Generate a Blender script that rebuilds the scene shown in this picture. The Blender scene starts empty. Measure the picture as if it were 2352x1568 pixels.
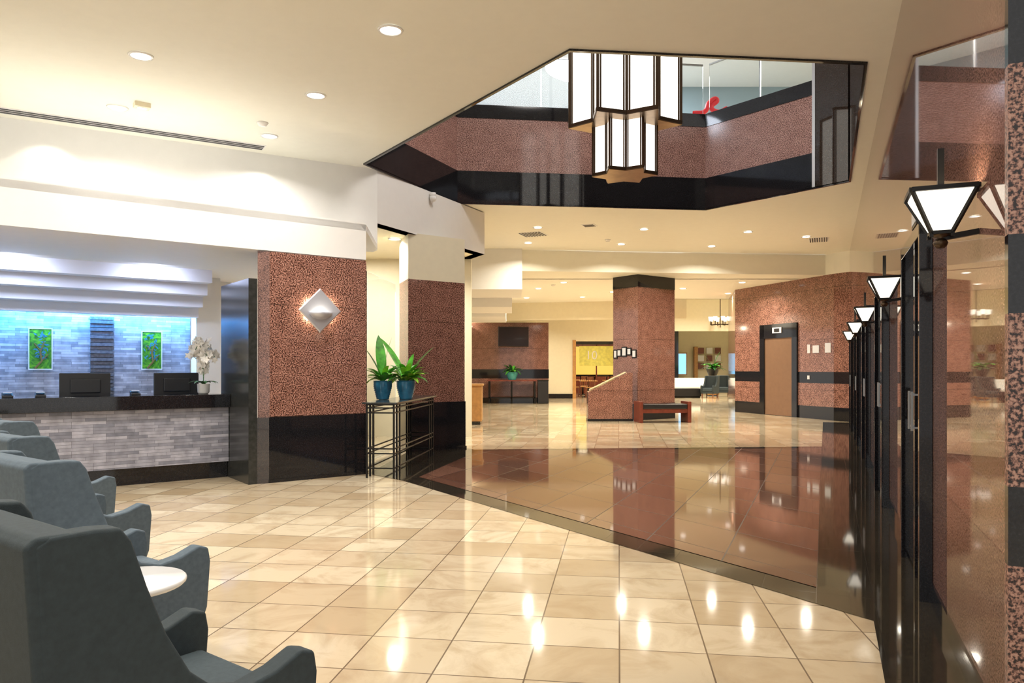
import bpy, bmesh, math, random
from mathutils import Vector, Matrix
random.seed(7)
scene=bpy.context.scene
COL=scene.collection
pi=math.pi
# ------------------------------------------------------------------ axes of the building (hexagonal plan)
U=(0.3896,0.921); R=(0.921,-0.3896)      # corridor direction and its right normal
V=(0.799,0.602);  N=(-0.602,0.799)       # reception direction and the normal going back
def LT(l,t): return (l*R[0]+t*U[0], l*R[1]+t*U[1])
def add(p,d,s,e=None,q=0):
    x=p[0]+d[0]*s; y=p[1]+d[1]*s
    if e: x+=e[0]*q; y+=e[1]*q
    return (x,y)
# ------------------------------------------------------------------ materials
def newmat(name):
    m=bpy.data.materials.new(name); m.use_nodes=True
    nt=m.node_tree; b=nt.nodes['Principled BSDF']; return m,nt,b
def flat(name,c,rough=0.5,metal=0,spec=0.5,emis=None,es=0,noise=0.0,nscale=8,bump=0,bscale=200,coat=0):
    m,nt,b=newmat(name)
    b.inputs['Roughness'].default_value=rough; b.inputs['Metallic'].default_value=metal
    b.inputs['Specular IOR Level'].default_value=spec
    b.inputs['Coat Weight'].default_value=coat
    tc=nt.nodes.new('ShaderNodeTexCoord')
    n=nt.nodes.new('ShaderNodeTexNoise'); n.inputs['Scale'].default_value=nscale; n.inputs['Detail'].default_value=3
    nt.links.new(tc.outputs['Object'],n.inputs['Vector'])
    r=nt.nodes.new('ShaderNodeValToRGB')
    k=noise
    r.color_ramp.elements[0].color=(c[0]*(1-k),c[1]*(1-k),c[2]*(1-k),1); r.color_ramp.elements[0].position=.3
    r.color_ramp.elements[1].color=(min(1,c[0]*(1+k)),min(1,c[1]*(1+k)),min(1,c[2]*(1+k)),1); r.color_ramp.elements[1].position=.7
    nt.links.new(n.outputs['Fac'],r.inputs['Fac']); nt.links.new(r.outputs['Color'],b.inputs['Base Color'])
    if emis:
        b.inputs['Emission Color'].default_value=(*emis,1); b.inputs['Emission Strength'].default_value=es
    if bump:
        n2=nt.nodes.new('ShaderNodeTexNoise'); n2.inputs['Scale'].default_value=bscale
        nt.links.new(tc.outputs['Object'],n2.inputs['Vector'])
        bp=nt.nodes.new('ShaderNodeBump'); bp.inputs['Strength'].default_value=bump; bp.inputs['Distance'].default_value=.003
        nt.links.new(n2.outputs['Fac'],bp.inputs['Height']); nt.links.new(bp.outputs['Normal'],b.inputs['Normal'])
    return m
def M(nt,op,a,b=None,c=None):
    n=nt.nodes.new('ShaderNodeMath'); n.operation=op
    for i,v in enumerate((a,b,c)):
        if v is None: continue
        if isinstance(v,(int,float)): n.inputs[i].default_value=v
        else: nt.links.new(v,n.inputs[i])
    return n.outputs[0]
def granite(name,cols,scale=55,rough=.06,joint=None,vjoint=None,spec=.5):
    m,nt,b=newmat(name)
    tc=nt.nodes.new('ShaderNodeTexCoord')
    n=nt.nodes.new('ShaderNodeTexNoise'); n.inputs['Scale'].default_value=scale; n.inputs['Detail'].default_value=3; n.inputs['Roughness'].default_value=.6
    nt.links.new(tc.outputs['Object'],n.inputs['Vector'])
    n0=nt.nodes.new('ShaderNodeTexNoise'); n0.inputs['Scale'].default_value=6; n0.inputs['Detail'].default_value=5
    nt.links.new(tc.outputs['Object'],n0.inputs['Vector'])
    f0=M(nt,'ADD',n.outputs['Fac'],M(nt,'MULTIPLY',M(nt,'SUBTRACT',n0.outputs['Fac'],.5),.10))
    r=nt.nodes.new('ShaderNodeValToRGB'); el=r.color_ramp.elements
    ps=[.41,.46,.53,.61]
    el[0].position=ps[0]; el[0].color=(*cols[0],1); el[1].position=ps[3]; el[1].color=(*cols[3],1)
    for i in (1,2):
        e=el.new(ps[i]); e.color=(*cols[i],1)
    nt.links.new(f0,r.inputs['Fac'])
    col=r.outputs['Color']
    s=nt.nodes.new('ShaderNodeSeparateXYZ'); nt.links.new(tc.outputs['Object'],s.inputs[0])
    for jn,ax in ((joint,'Z'),(vjoint,'X')):
        if not jn: continue
        f=M(nt,'FRACT',M(nt,'DIVIDE',M(nt,'ADD',s.outputs[ax],jn[1]+50*jn[0]),jn[0]))
        lt=M(nt,'LESS_THAN',f,.007/jn[0])
        mx=nt.nodes.new('ShaderNodeMixRGB'); nt.links.new(lt,mx.inputs[0]); nt.links.new(col,mx.inputs[1]); mx.inputs[2].default_value=(.05,.028,.02,1); col=mx.outputs[0]
    nt.links.new(col,b.inputs['Base Color'])
    b.inputs['Roughness'].default_value=rough; b.inputs['Specular IOR Level'].default_value=spec
    return m
def tiles(name,dirs,c1,c2,vein,grout,rough=.05,gw=.004,nscale=2.5,speck=None,spec=.5,gr=.4):
    """dirs: list of (nx,ny,offset,spacing) - families of joint lines"""
    m,nt,b=newmat(name)
    tc=nt.nodes.new('ShaderNodeTexCoord'); s=nt.nodes.new('ShaderNodeSeparateXYZ'); nt.links.new(tc.outputs['Object'],s.inputs[0])
    masks=[];ids=[]
    for nx,ny,off,sp in dirs:
        d=M(nt,'ADD',M(nt,'ADD',M(nt,'MULTIPLY',s.outputs['X'],nx),M(nt,'MULTIPLY',s.outputs['Y'],ny)),off+100*sp)
        q=M(nt,'DIVIDE',d,sp)
        masks.append(M(nt,'LESS_THAN',M(nt,'FRACT',q),gw/sp)); ids.append(M(nt,'FLOOR',q))
    g=M(nt,'MAXIMUM',masks[0],masks[1])
    cb=nt.nodes.new('ShaderNodeCombineXYZ'); nt.links.new(ids[0],cb.inputs[0]); nt.links.new(ids[1],cb.inputs[1])
    wn=nt.nodes.new('ShaderNodeTexWhiteNoise'); wn.noise_dimensions='3D'; nt.links.new(cb.outputs[0],wn.inputs['Vector'])
    mx=nt.nodes.new('ShaderNodeMixRGB'); mx.inputs[1].default_value=(*c1,1); mx.inputs[2].default_value=(*c2,1); nt.links.new(wn.outputs['Value'],mx.inputs[0])
    va=nt.nodes.new('ShaderNodeVectorMath'); va.operation='MULTIPLY_ADD'; nt.links.new(wn.outputs['Color'],va.inputs[0]); va.inputs[1].default_value=(30,30,30); nt.links.new(tc.outputs['Object'],va.inputs[2])
    n=nt.nodes.new('ShaderNodeTexNoise'); n.inputs['Scale'].default_value=nscale; n.inputs['Detail'].default_value=7; n.inputs['Roughness'].default_value=.62; n.inputs['Distortion'].default_value=1.2
    nt.links.new(va.outputs[0],n.inputs['Vector'])
    rp=nt.nodes.new('ShaderNodeValToRGB'); rp.color_ramp.elements[0].position=.45; rp.color_ramp.elements[1].position=.72
    rp.color_ramp.elements[0].color=(0,0,0,1); rp.color_ramp.elements[1].color=(.8,.8,.8,1); nt.links.new(n.outputs['Fac'],rp.inputs[0])
    m2=nt.nodes.new('ShaderNodeMixRGB'); nt.links.new(rp.outputs[0],m2.inputs[0]); nt.links.new(mx.outputs[0],m2.inputs[1]); m2.inputs[2].default_value=(*vein,1)
    col=m2.outputs[0]
    m3=nt.nodes.new('ShaderNodeMixRGB'); nt.links.new(g,m3.inputs[0]); nt.links.new(col,m3.inputs[1]); m3.inputs[2].default_value=(*grout,1)
    nt.links.new(m3.outputs[0],b.inputs['Base Color'])
    rr=M(nt,'ADD',M(nt,'MULTIPLY',g,gr),rough); nt.links.new(rr,b.inputs['Roughness'])
    b.inputs['Specular IOR Level'].default_value=spec
    return m
def ledgestone(name,k=1.0):
    m,nt,b=newmat(name)
    tc=nt.nodes.new('ShaderNodeTexCoord'); s=nt.nodes.new('ShaderNodeSeparateXYZ'); nt.links.new(tc.outputs['Object'],s.inputs[0])
    cb=nt.nodes.new('ShaderNodeCombineXYZ'); nt.links.new(s.outputs['X'],cb.inputs[0]); nt.links.new(s.outputs['Z'],cb.inputs[1])
    br=nt.nodes.new('ShaderNodeTexBrick'); br.inputs['Scale'].default_value=1; br.inputs['Brick Width'].default_value=.21; br.inputs['Row Height'].default_value=.036
    br.inputs['Mortar Size'].default_value=.0012; br.inputs['Bias'].default_value=-.1
    br.offset=.37; br.offset_frequency=3; br.squash=1.6; br.squash_frequency=2
    br.inputs['Color1'].default_value=(.19*k,.195*k,.24*k,1); br.inputs['Color2'].default_value=(.44*k,.435*k,.50*k,1); br.inputs['Mortar'].default_value=(.08,.08,.09,1)
    nt.links.new(cb.outputs[0],br.inputs['Vector'])
    n=nt.nodes.new('ShaderNodeTexNoise'); n.inputs['Scale'].default_value=9; n.inputs['Detail'].default_value=6; nt.links.new(tc.outputs['Object'],n.inputs['Vector'])
    mx=nt.nodes.new('ShaderNodeMixRGB'); mx.blend_type='OVERLAY'; mx.inputs[0].default_value=.6; nt.links.new(br.outputs['Color'],mx.inputs[1]); nt.links.new(n.outputs['Fac'],mx.inputs[2])
    nt.links.new(mx.outputs[0],b.inputs['Base Color'])
    bp=nt.nodes.new('ShaderNodeBump'); bp.inputs['Strength'].default_value=.6; bp.inputs['Distance'].default_value=.015; nt.links.new(br.outputs['Color'],bp.inputs['Height']); nt.links.new(bp.outputs['Normal'],b.inputs['Normal'])
    b.inputs['Roughness'].default_value=.6
    return m
def glassmat(name,tint=(.9,.95,.97)):
    m,nt,b=newmat(name)
    b.inputs['Base Color'].default_value=(*tint,1); b.inputs['Transmission Weight'].default_value=1; b.inputs['Roughness'].default_value=0; b.inputs['IOR'].default_value=1.12
    return m
GC=[(.020,.010,.008),(.12,.050,.036),(.32,.150,.110),(.52,.29,.225)]
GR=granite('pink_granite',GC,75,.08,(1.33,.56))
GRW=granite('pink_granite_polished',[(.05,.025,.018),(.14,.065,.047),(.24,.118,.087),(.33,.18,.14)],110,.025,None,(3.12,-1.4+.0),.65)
GRU=granite('pink_granite_upper',[(.05,.025,.022),(.20,.10,.083),(.40,.22,.185),(.58,.37,.32)],75,.12,None,None)
BLK=flat('black_granite',(.012,.012,.014),.05,noise=.5,nscale=90)
BLKP=flat('black_panel',(.03,.032,.03),.18,noise=.3,nscale=20)
BLKM=flat('black_mirror_granite',(.03,.02,.015),.03,noise=.4,nscale=90,spec=.8)
WHT=flat('white_paint',(.84,.83,.80),.5,noise=.01)
CEIL=flat('ceiling_paint',(.88,.86,.75),.6,noise=.01)
CRM=flat('cream_paint',(.82,.75,.55),.5,noise=.02)
LAV=flat('lavender_paint',(.78,.80,.90),.5)
th=math.radians(8.2)
TRAV=tiles('travertine_tile',[(math.cos(th),-math.sin(th),0,.41),(math.sin(th),math.cos(th),.1,.41)],(.75,.64,.46),(.52,.40,.25),(.44,.32,.19),(.17,.12,.075),.075,.0075,gr=0)
BRN=tiles('brown_granite_tile',[(R[0],R[1],.05,.62),(.836,.548,.1,.62)],(.14,.062,.040),(.23,.112,.075),(.08,.035,.022),(.01,.006,.004),.05,.010,60,spec=.4,gr=.25)
BFL=tiles('black_granite_tile',[(R[0],R[1],.05,.31),(U[0],U[1],0,.6)],(.022,.018,.014),(.035,.028,.02),(.05,.04,.025),(.005,.005,.005),.05,.004,40,gr=.1)
LEDGE=ledgestone('ledgestone')
LEDGEB=ledgestone('ledgestone_wall',1.0)
GLASS=glassmat('clear_glass')
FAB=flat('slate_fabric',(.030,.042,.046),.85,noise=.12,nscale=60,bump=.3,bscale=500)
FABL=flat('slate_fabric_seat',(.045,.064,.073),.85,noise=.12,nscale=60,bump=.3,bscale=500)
WOOD=flat('walnut_wood',(.22,.08,.035),.35,noise=.3,nscale=12)
OAK=flat('oak_wood',(.52,.27,.09),.35,noise=.15,nscale=10)
RWOOD=flat('mahogany_wood',(.16,.035,.02),.3,noise=.25,nscale=10)
IRON=flat('black_iron',(.015,.014,.013),.35,metal=.6)
BRONZE=flat('dark_bronze',(.085,.055,.032),.3,metal=.8,noise=.15)
BRONZEL=flat('bronze_plate',(.35,.24,.14),.28,metal=.9,noise=.15)
DOORM=flat('bronze_door',(.26,.15,.09),.4,metal=.5,noise=.05)
CHROME=flat('brushed_steel',(.6,.6,.6),.3,metal=1)
SILV=flat('silver_plate',(.72,.74,.78),.4,metal=.2)
SILD=flat('diamond_satin_steel',(.60,.62,.68),.35,metal=.5)
LAMP=flat('lamp_glass',(.95,.93,.88),.4,emis=(1,.95,.86),es=1.1)
LAMPW=flat('lamp_glass_warm',(.95,.9,.8),.4,emis=(1,.93,.78),es=1.4)
DOWN=flat('downlight_lens',(1,1,1),.4,emis=(1,.97,.90),es=5)
BLUEP=flat('blue_ceramic',(.03,.17,.30),.15,noise=.35,nscale=9)
TEALP=flat('teal_ceramic',(.05,.30,.28),.2,noise=.2)
LEAF=flat('leaf_green',(.09,.42,.035),.4,noise=.5,nscale=9)
LEAFD=flat('leaf_dark',(.03,.14,.03),.4,noise=.5,nscale=9)
LEAFY=flat('leaf_lime',(.32,.62,.06),.4,noise=.4,nscale=9)
PETAL=flat('white_petal',(.9,.88,.84),.5)
PLAS=flat('black_plastic',(.015,.015,.017),.3)
SCREEN=flat('monitor_back',(.03,.032,.036),.35)
SCRB=flat('screen_blue',(.1,.4,.7),.3,emis=(.3,.65,1),es=1.2)
WTOP=flat('white_laminate',(.88,.87,.84),.12)
SLAT=flat('dark_slate_slats',(.10,.105,.13),.4,noise=.4,nscale=30)
YEL=flat('poster_yellow',(.55,.50,.10),.5,noise=.2,emis=(.6,.5,.1),es=.35)
REDM=flat('red_sign',(.75,.03,.04),.4)
DGLS=flat('dark_window',(.02,.022,.03),.05)
def artmat():
    m,nt,b=newmat('green_artwork')
    tc=nt.nodes.new('ShaderNodeTexCoord'); n=nt.nodes.new('ShaderNodeTexNoise'); n.inputs['Scale'].default_value=9; n.inputs['Detail'].default_value=5; n.inputs['Distortion'].default_value=2
    nt.links.new(tc.outputs['Object'],n.inputs['Vector']); r=nt.nodes.new('ShaderNodeValToRGB'); e=r.color_ramp.elements
    e[0].position=.3; e[0].color=(.01,.08,.02,1); e[1].position=.7; e[1].color=(.18,.40,.02,1)
    x=e.new(.45); x.color=(.03,.18,.015,1); x=e.new(.58); x.color=(.08,.30,.015,1)
    nt.links.new(n.outputs['Fac'],r.inputs[0]); nt.links.new(r.outputs[0],b.inputs['Base Color']); b.inputs['Roughness'].default_value=.4
    return m
ART=artmat()
ARTB=flat('art_blue',(.03,.18,.26),.4); ARTR=flat('art_trunk',(.16,.10,.03),.5)
# ------------------------------------------------------------------ mesh helpers
def obj(name,bm,mat,smooth=False,bevel=0,seg=2):
    bmesh.ops.recalc_face_normals(bm,faces=bm.faces[:])
    me=bpy.data.meshes.new(name); bm.to_mesh(me); bm.free()
    me.materials.append(mat)
    if smooth:
        for p in me.polygons: p.use_smooth=True
    o=bpy.data.objects.new(name,me); COL.objects.link(o)
    if bevel:
        md=o.modifiers.new('bevel','BEVEL'); md.width=bevel; md.segments=seg; md.limit_method='ANGLE'
        for p in me.polygons: p.use_smooth=True
        try: 
            md.harden_normals=True
        except: pass
    return o
def bbox(bm,x0,x1,y0,y1,z0,z1):
    vs=[bm.verts.new(p) for p in ((x0,y0,z0),(x1,y0,z0),(x1,y1,z0),(x0,y1,z0),(x0,y0,z1),(x1,y0,z1),(x1,y1,z1),(x0,y1,z1))]
    for f in ((0,3,2,1),(4,5,6,7),(0,1,5,4),(1,2,6,5),(2,3,7,6),(3,0,4,7)): bm.faces.new([vs[i] for i in f])
def box(name,x0,x1,y0,y1,z0,z1,mat,bevel=0,seg=2):
    bm=bmesh.new(); bbox(bm,x0,x1,y0,y1,z0,z1); return obj(name,bm,mat,bevel=bevel,seg=seg)
def boxes(name,L,mat,bevel=0):
    bm=bmesh.new()
    for b in L: bbox(bm,*b)
    return obj(name,bm,mat,bevel=bevel)
def place(o,p,d=(1,0),z=0):
    o.location=(p[0],p[1],z); o.rotation_euler=(0,0,math.atan2(d[1],d[0])); return o
def wbox(name,p,d,L,T,z0,z1,mat,bevel=0):
    return place(box(name,0,L,0,T,z0,z1,mat,bevel),p,d)
def prism(name,pts,z0,z1,mat,bevel=0):
    bm=bmesh.new(); a=[bm.verts.new((x,y,z0)) for x,y in pts]; b=[bm.verts.new((x,y,z1)) for x,y in pts]
    n=len(pts); bm.faces.new(a[::-1]); bm.faces.new(b)
    for i in range(n): bm.faces.new((a[i],a[(i+1)%n],b[(i+1)%n],b[i]))
    return obj(name,bm,mat,bevel=bevel)
def poly(name,pts,z,mat):
    bm=bmesh.new(); bm.faces.new([bm.verts.new((x,y,z)) for x,y in pts]); return obj(name,bm,mat)
def bcyl(bm,p,r1,r2,h,seg=24):
    bmesh.ops.create_cone(bm,cap_ends=True,segments=seg,radius1=r1,radius2=r2,depth=h,matrix=Matrix.Translation((p[0],p[1],p[2]+h/2)))
def cyl(name,p,r1,r2,h,mat,seg=24,bevel=0):
    bm=bmesh.new(); bcyl(bm,p,r1,r2,h,seg); o=obj(name,bm,mat,bevel=bevel)
    if seg>=12:
        for q in o.data.polygons: q.use_smooth=len(q.vertices)==4
    return o
def lathe(name,prof,mat,p=(0,0,0),seg=32):
    bm=bmesh.new(); rings=[]
    for r,z in prof:
        rings.append([bm.verts.new((p[0]+r*math.cos(2*pi*i/seg),p[1]+r*math.sin(2*pi*i/seg),p[2]+z)) for i in range(seg)])
    for a,b in zip(rings,rings[1:]):
        for i in range(seg): bm.faces.new((a[i],a[(i+1)%seg],b[(i+1)%seg],b[i]))
    bm.faces.new(rings[0][::-1]); bm.faces.new(rings[-1])
    return obj(name,bm,mat,smooth=True)
def bbar(bm,a,b,w):
    a=Vector(a); b=Vector(b); d=(b-a).normalized(); up=Vector((0,0,1)) if abs(d.z)<.9 else Vector((1,0,0))
    s=d.cross(up).normalized()*w/2; t=d.cross(s).normalized()*w/2
    va=[bm.verts.new(a+s*i+t*j) for i,j in((-1,-1),(1,-1),(1,1),(-1,1))]; vb=[bm.verts.new(b+s*i+t*j) for i,j in((-1,-1),(1,-1),(1,1),(-1,1))]
    bm.faces.new(va); bm.faces.new(vb[::-1])
    for i in range(4): bm.faces.new((va[i],vb[i],vb[(i+1)%4],va[(i+1)%4]))
def bars(name,L,mat):
    bm=bmesh.new()
    for a,b,w in L: bbar(bm,a,b,w)
    return obj(name,bm,mat)
def sideprof(name,prof,y0,y1,mat,bevel=0,seg=3):
    """profile in x,z extruded in y"""
    bm=bmesh.new(); a=[bm.verts.new((x,y0,z)) for x,z in prof]; b=[bm.verts.new((x,y1,z)) for x,z in prof]
    n=len(prof); bm.faces.new(a); bm.faces.new(b[::-1])
    for i in range(n): bm.faces.new((a[i],b[i],b[(i+1)%n],a[(i+1)%n]))
    return obj(name,bm,mat,bevel=bevel,seg=seg)
def group(name,parts,p=(0,0,0),d=(1,0),sc=1):
    e=bpy.data.objects.new(name,None); COL.objects.link(e); e.location=p; e.rotation_euler=(0,0,math.atan2(d[1],d[0])); e.empty_display_size=.1; e.scale=(sc,sc,sc)
    for o in parts: o.parent=e
    return e
def lamp(name,p,power,color=(1,.96,.91),size=.25,kind='AREA',angle=100,blend=.6,aim=None,spread=180,sx=None,sy=None):
    l=bpy.data.lights.new(name,kind); l.energy=power; l.color=color
    if kind=='AREA':
        if sx: l.shape='RECTANGLE'; l.size=sx; l.size_y=sy
        else: l.shape='DISK'; l.size=size
        l.spread=math.radians(spread)
    elif kind=='SPOT': l.spot_size=math.radians(angle); l.spot_blend=blend; l.shadow_soft_size=size
    else: l.shadow_soft_size=size
    o=bpy.data.objects.new(name,l); COL.objects.link(o); o.location=p
    if aim is not None:
        o.rotation_euler=(Vector(aim)-Vector(p)).to_track_quat('-Z','Y').to_euler()
    return o
# ------------------------------------------------------------------ camera
cam=bpy.data.cameras.new('camera'); co=bpy.data.objects.new('camera',cam); COL.objects.link(co); scene.camera=co
co.location=(0,0,1.35); co.rotation_euler=(pi/2,0,0); cam.sensor_width=36; cam.lens=26.02; cam.shift_y=61/2352; cam.clip_end=200; cam.clip_start=.05
# ------------------------------------------------------------------ world
w=bpy.data.worlds.new('world'); scene.world=w; w.use_nodes=True; bg=w.node_tree.nodes['Background']; bg.inputs[0].default_value=(1,.985,.96,1); bg.inputs[1].default_value=.95
scene.view_settings.view_transform='Standard'
scene.view_settings.exposure=.16
# ------------------------------------------------------------------ floors
HC=4.30; LC=3.77
poly('floor',[(-16,-6),(22,-6),(22,52),(-16,52)],0,TRAV)
poly('floor_black_border',[(-1.30,8.86),(1.93,3.95),LT(.22,-3),LT(.57,-3),LT(.57,20.1),LT(-.05,20.0),LT(-.05,13.8),(-.62,12.25),(-.8,12.5),(-1.68,11.85),(-1.84,9.45)],.003,BFL)
poly('floor_brown_granite',[(1.868,4.544),(5.21,12.45),(-.55,12.0),(-1.15,9.15)],.006,BRN)
# ------------------------------------------------------------------ ceiling with hexagonal opening
HEX=[(-2.11,10.67),(.54,6.87),(3.41,7.16),(5.31,11.66),(3.59,13.74),(-.98,13.20)]
bm=bmesh.new()
outer=[(-16,-6),LT(.62,-8),LT(.62,20.6),(8.6,19.3),(.2,18.45),(-1.6,18.2),(-16,18.2)]
for ring in (outer,HEX):
    vs=[bm.verts.new((x,y,HC)) for x,y in ring]
    for i in range(len(vs)): bm.edges.new((vs[i],vs[(i+1)%len(vs)]))
bmesh.ops.triangle_fill(bm,use_beauty=True,use_dissolve=False,edges=bm.edges[:])
obj('ceiling',bm,CEIL)
prism('ceiling_lobby_step',[(.2,18.45),(8.9,19.35),(8.95,20.2),(.2,20.2)],LC,HC,CEIL)
poly('ceiling_lower',[(-8,20.1),(22,20.1),(22,26),(-8,26)],LC,CEIL)
poly('ceiling_lower_west',[(-8,26),(4.6,26),(4.6,52),(-8,52)],LC,CEIL)
poly('ceiling_lounge',[(4.6,26),(22,26),(22,52),(4.6,52)],4.45,CEIL)
box('trim_lounge_fascia',4.6,22,25.9,26,LC,4.46,CEIL)
cx=sum(p[0] for p in HEX)/6; cy=sum(p[1] for p in HEX)/6
def off(p,k):
    d=Vector((p[0]-cx,p[1]-cy)); d=d*(1+k/d.length); return (cx+d.x,cy+d.y)
def ringwall(name,k0,k1,z0,z1,mat,pts=HEX):
    bm=bmesh.new(); n=len(pts)
    A=[off(p,k0) for p in pts]; B=[off(p,k1) for p in pts]
    for i in range(n):
        j=(i+1)%n; q=[A[i],A[j],B[j],B[i]]
        a=[bm.verts.new((*c,z0)) for c in q]; b=[bm.verts.new((*c,z1)) for c in q]
        bm.faces.new(a); bm.faces.new(b)
        for m_ in range(4): bm.faces.new((a[m_],a[(m_+1)%4],b[(m_+1)%4],b[m_]))
    return obj(name,bm,mat)
ringwall('trim_opening_rim',-.005,.035,HC-.02,HC+.004,BLK)
def segm(name,i,j,z0,z1,mat,T=.25,prot=0,s0=0,s1=None):
    a=HEX[i];b=HEX[j]; d=Vector((b[0]-a[0],b[1]-a[1])); L=d.length; d/=L
    if s1 is None: s1=L
    return wbox(name,(a[0]-d.y*prot+d.x*s0,a[1]+d.x*prot+d.y*s0),(d.x,d.y),s1-s0,-T,z0,z1,mat)
for i,j in ((0,1),(1,2),(3,4),(4,5),(5,0)):
    T=.25; s0=.6 if i==3 else 0
    segm('wall_parapet_black_base',i,j,HC+.006,4.87,BLK,T,.012,s0); segm('wall_parapet_granite',i,j,4.87,5.82,GRU,T,0,s0); segm('wall_parapet_black_cap',i,j,5.82,6.06,BLK,T,.012,s0)
    segm('glass_railing',i,j,6.06,7.0,GLASS,.015,-.12,s0)
    Ls=math.dist(HEX[i],HEX[j])-s0; n_=max(2,int(Ls/1.5)); a_=HEX[i];b_=HEX[j]; d_=Vector((b_[0]-a_[0],b_[1]-a_[1])).normalized()
    o=boxes('trim_railing_posts',[(s0+k*Ls/n_-.012,s0+k*Ls/n_+.012,-.15,-.125,6.06,7.0) for k in range(1,n_)]+[(s0,s0+Ls,-.15,-.115,7.0,7.03)],CHROME); place(o,a_,(d_.x,d_.y))
segm('wall_atrium_east',2,3,HC+.006,8.2,BLKM,.4,0)
segm('wall_atrium_pier',3,4,HC+.006,8.2,BLKM,.3,.03,0,.55)
segm('trim_atrium_pier',3,4,HC+.006,8.2,CHROME,.3,.03,.55,.60)
# upper floor shell
box('floor_upper_west',-9,-2.2,3,24,HC+.02,HC+.3,WHT)
box('wall_upper_north',-9,13,20.5,20.7,HC+.3,8.6,LAV)
box('wall_upper_west',-9,-8.8,3,20.5,HC+.3,8.6,LAV)
box('wall_upper_east',12.8,13,3,20.5,HC+.3,8.6,CRM)
box('ceiling_upper',-9,13,2,20.7,8.3,8.45,WHT)
box('wall_upper_south',-9,13,2,2.2,HC+.3,8.6,WHT)
box('wall_upper_lounge',4.2,12.8,18.6,20.5,HC+.3,6.9,CRM)
TEA=flat('grey_teal_paint',(.36,.46,.50),.4)
box('trim_upper_band',3.6,12.8,18.3,20.5,6.9,8.3,TEA)
box('trim_upper_band_edge',3.6,12.8,18.25,18.3,6.9,7.02,PLAS)
boxes('upper_window_frames',[(x,x+.08,20.38,20.45,4.6,8.3) for x in (-4,-1.8,.4,2.6)],CHROME)
lamp('upper_fill_west',(-4,14,8.2),240,(.80,.87,1),2.5,aim=(-4,14,0))  # this and the next three: area lights added to brighten the upper floor
lamp('upper_fill_north',(2,16.8,8.2),250,(.84,.91,1),2.5,aim=(2,17.2,0))
lamp('upper_fill_east',(8.5,13.5,8.2),230,(1,.95,.86),2.5,aim=(8.5,13.5,0))
lamp('upper_fill_atrium',(1.6,9,8.25),250,(1,.95,.91),3,aim=(1.6,9.5,0))
cu=bpy.data.curves.new('red_sign','CURVE'); cu.dimensions='3D'; cu.bevel_depth=.08; cu.extrude=0
sp=cu.splines.new('BEZIER'); pts=[(0,0,.25),(.4,0,.32),(.55,0,.62),(.8,0,.72),(.62,0,.45),(.85,0,.30),(1.15,0,.42)]
sp.bezier_points.add(len(pts)-1)
for b_,p_ in zip(sp.bezier_points,pts): b_.co=p_; b_.handle_left_type=b_.handle_right_type='AUTO'
ro=bpy.data.objects.new('script',cu); COL.objects.link(ro); ro.data.materials.append(REDM)
br_=bars('posts',[((.15,.05,-3.2),(.15,.05,.28),.05),((.95,.05,-3.2),(.95,.05,.33),.05)],IRON)
group('red_wall_sign',[ro,br_],(3.82,15.6,6.56),sc=.62)
# ------------------------------------------------------------------ right wall
WL=.57
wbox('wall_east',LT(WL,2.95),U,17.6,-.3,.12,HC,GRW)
wbox('baseboard_east',LT(WL-.012,2.95),U,17.6,-.3,0,.12,BLK)
PZ=[(0,.70,GR),(.70,.96,BLK),(.96,1.53,GR),(1.53,1.79,BLK),(1.79,2.35,GR),(2.35,2.61,BLK),(2.61,3.17,GR),(3.17,3.43,BLK),(3.43,HC,GR)]
pp=[]
GRN=granite('pink_granite_honed',[(.018,.010,.008),(.09,.042,.032),(.33,.17,.125),(.46,.27,.20)],75,.35)
for i,(a,b,m) in enumerate(PZ):
    o=wbox('band_%d'%i,(0,0),(1,0),1.4,.05,a,b,GRN if m is GR else m); pp.append(o)
group('wall_pilaster_east',pp,(*LT(.555,2.88),0),R)
def door_bay(t,k):
    L=1.15
    fr=boxes('frame',[(0,.06,0,.07,0,2.2),(L-.06,L,0,.07,0,2.2),(0,L,0,.07,2.12,2.2),(L/2-.03,L/2+.03,0,.04,0,2.12)],BLK,.004)
    pn=boxes('leaf_panels',[(.06,L/2-.03,0,.02,.02,2.12),(L/2+.03,L-.06,0,.02,.02,2.12)],BLKM)
    hd=bars('pull_handles',[((L/2-.09,.06,.95),(L/2-.09,.06,1.2),.014),((L/2+.09,.06,.95),(L/2+.09,.06,1.2),.014),((L/2-.09,.0,.97),(L/2-.09,.06,.97),.012),((L/2+.09,.0,.97),(L/2+.09,.06,.97),.012),((L/2-.09,.0,1.18),(L/2-.09,.06,1.18),.012),((L/2+.09,.0,1.18),(L/2+.09,.06,1.18),.012)],CHROME)
    ps=[fr,pn,hd]
    if k==0: ps+=[boxes('sign_plate',[(L/2-.13,L/2+.13,0,.04,2.26,2.43)],IRON),boxes('sign_face',[(L/2-.11,L/2+.11,.04,.044,2.28,2.41)],SILV)]
    group('door_%d'%(k+1),ps,(*LT(WL,t),0),U)
for k in range(5): door_bay(4.85+3.12*k,k)
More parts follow.
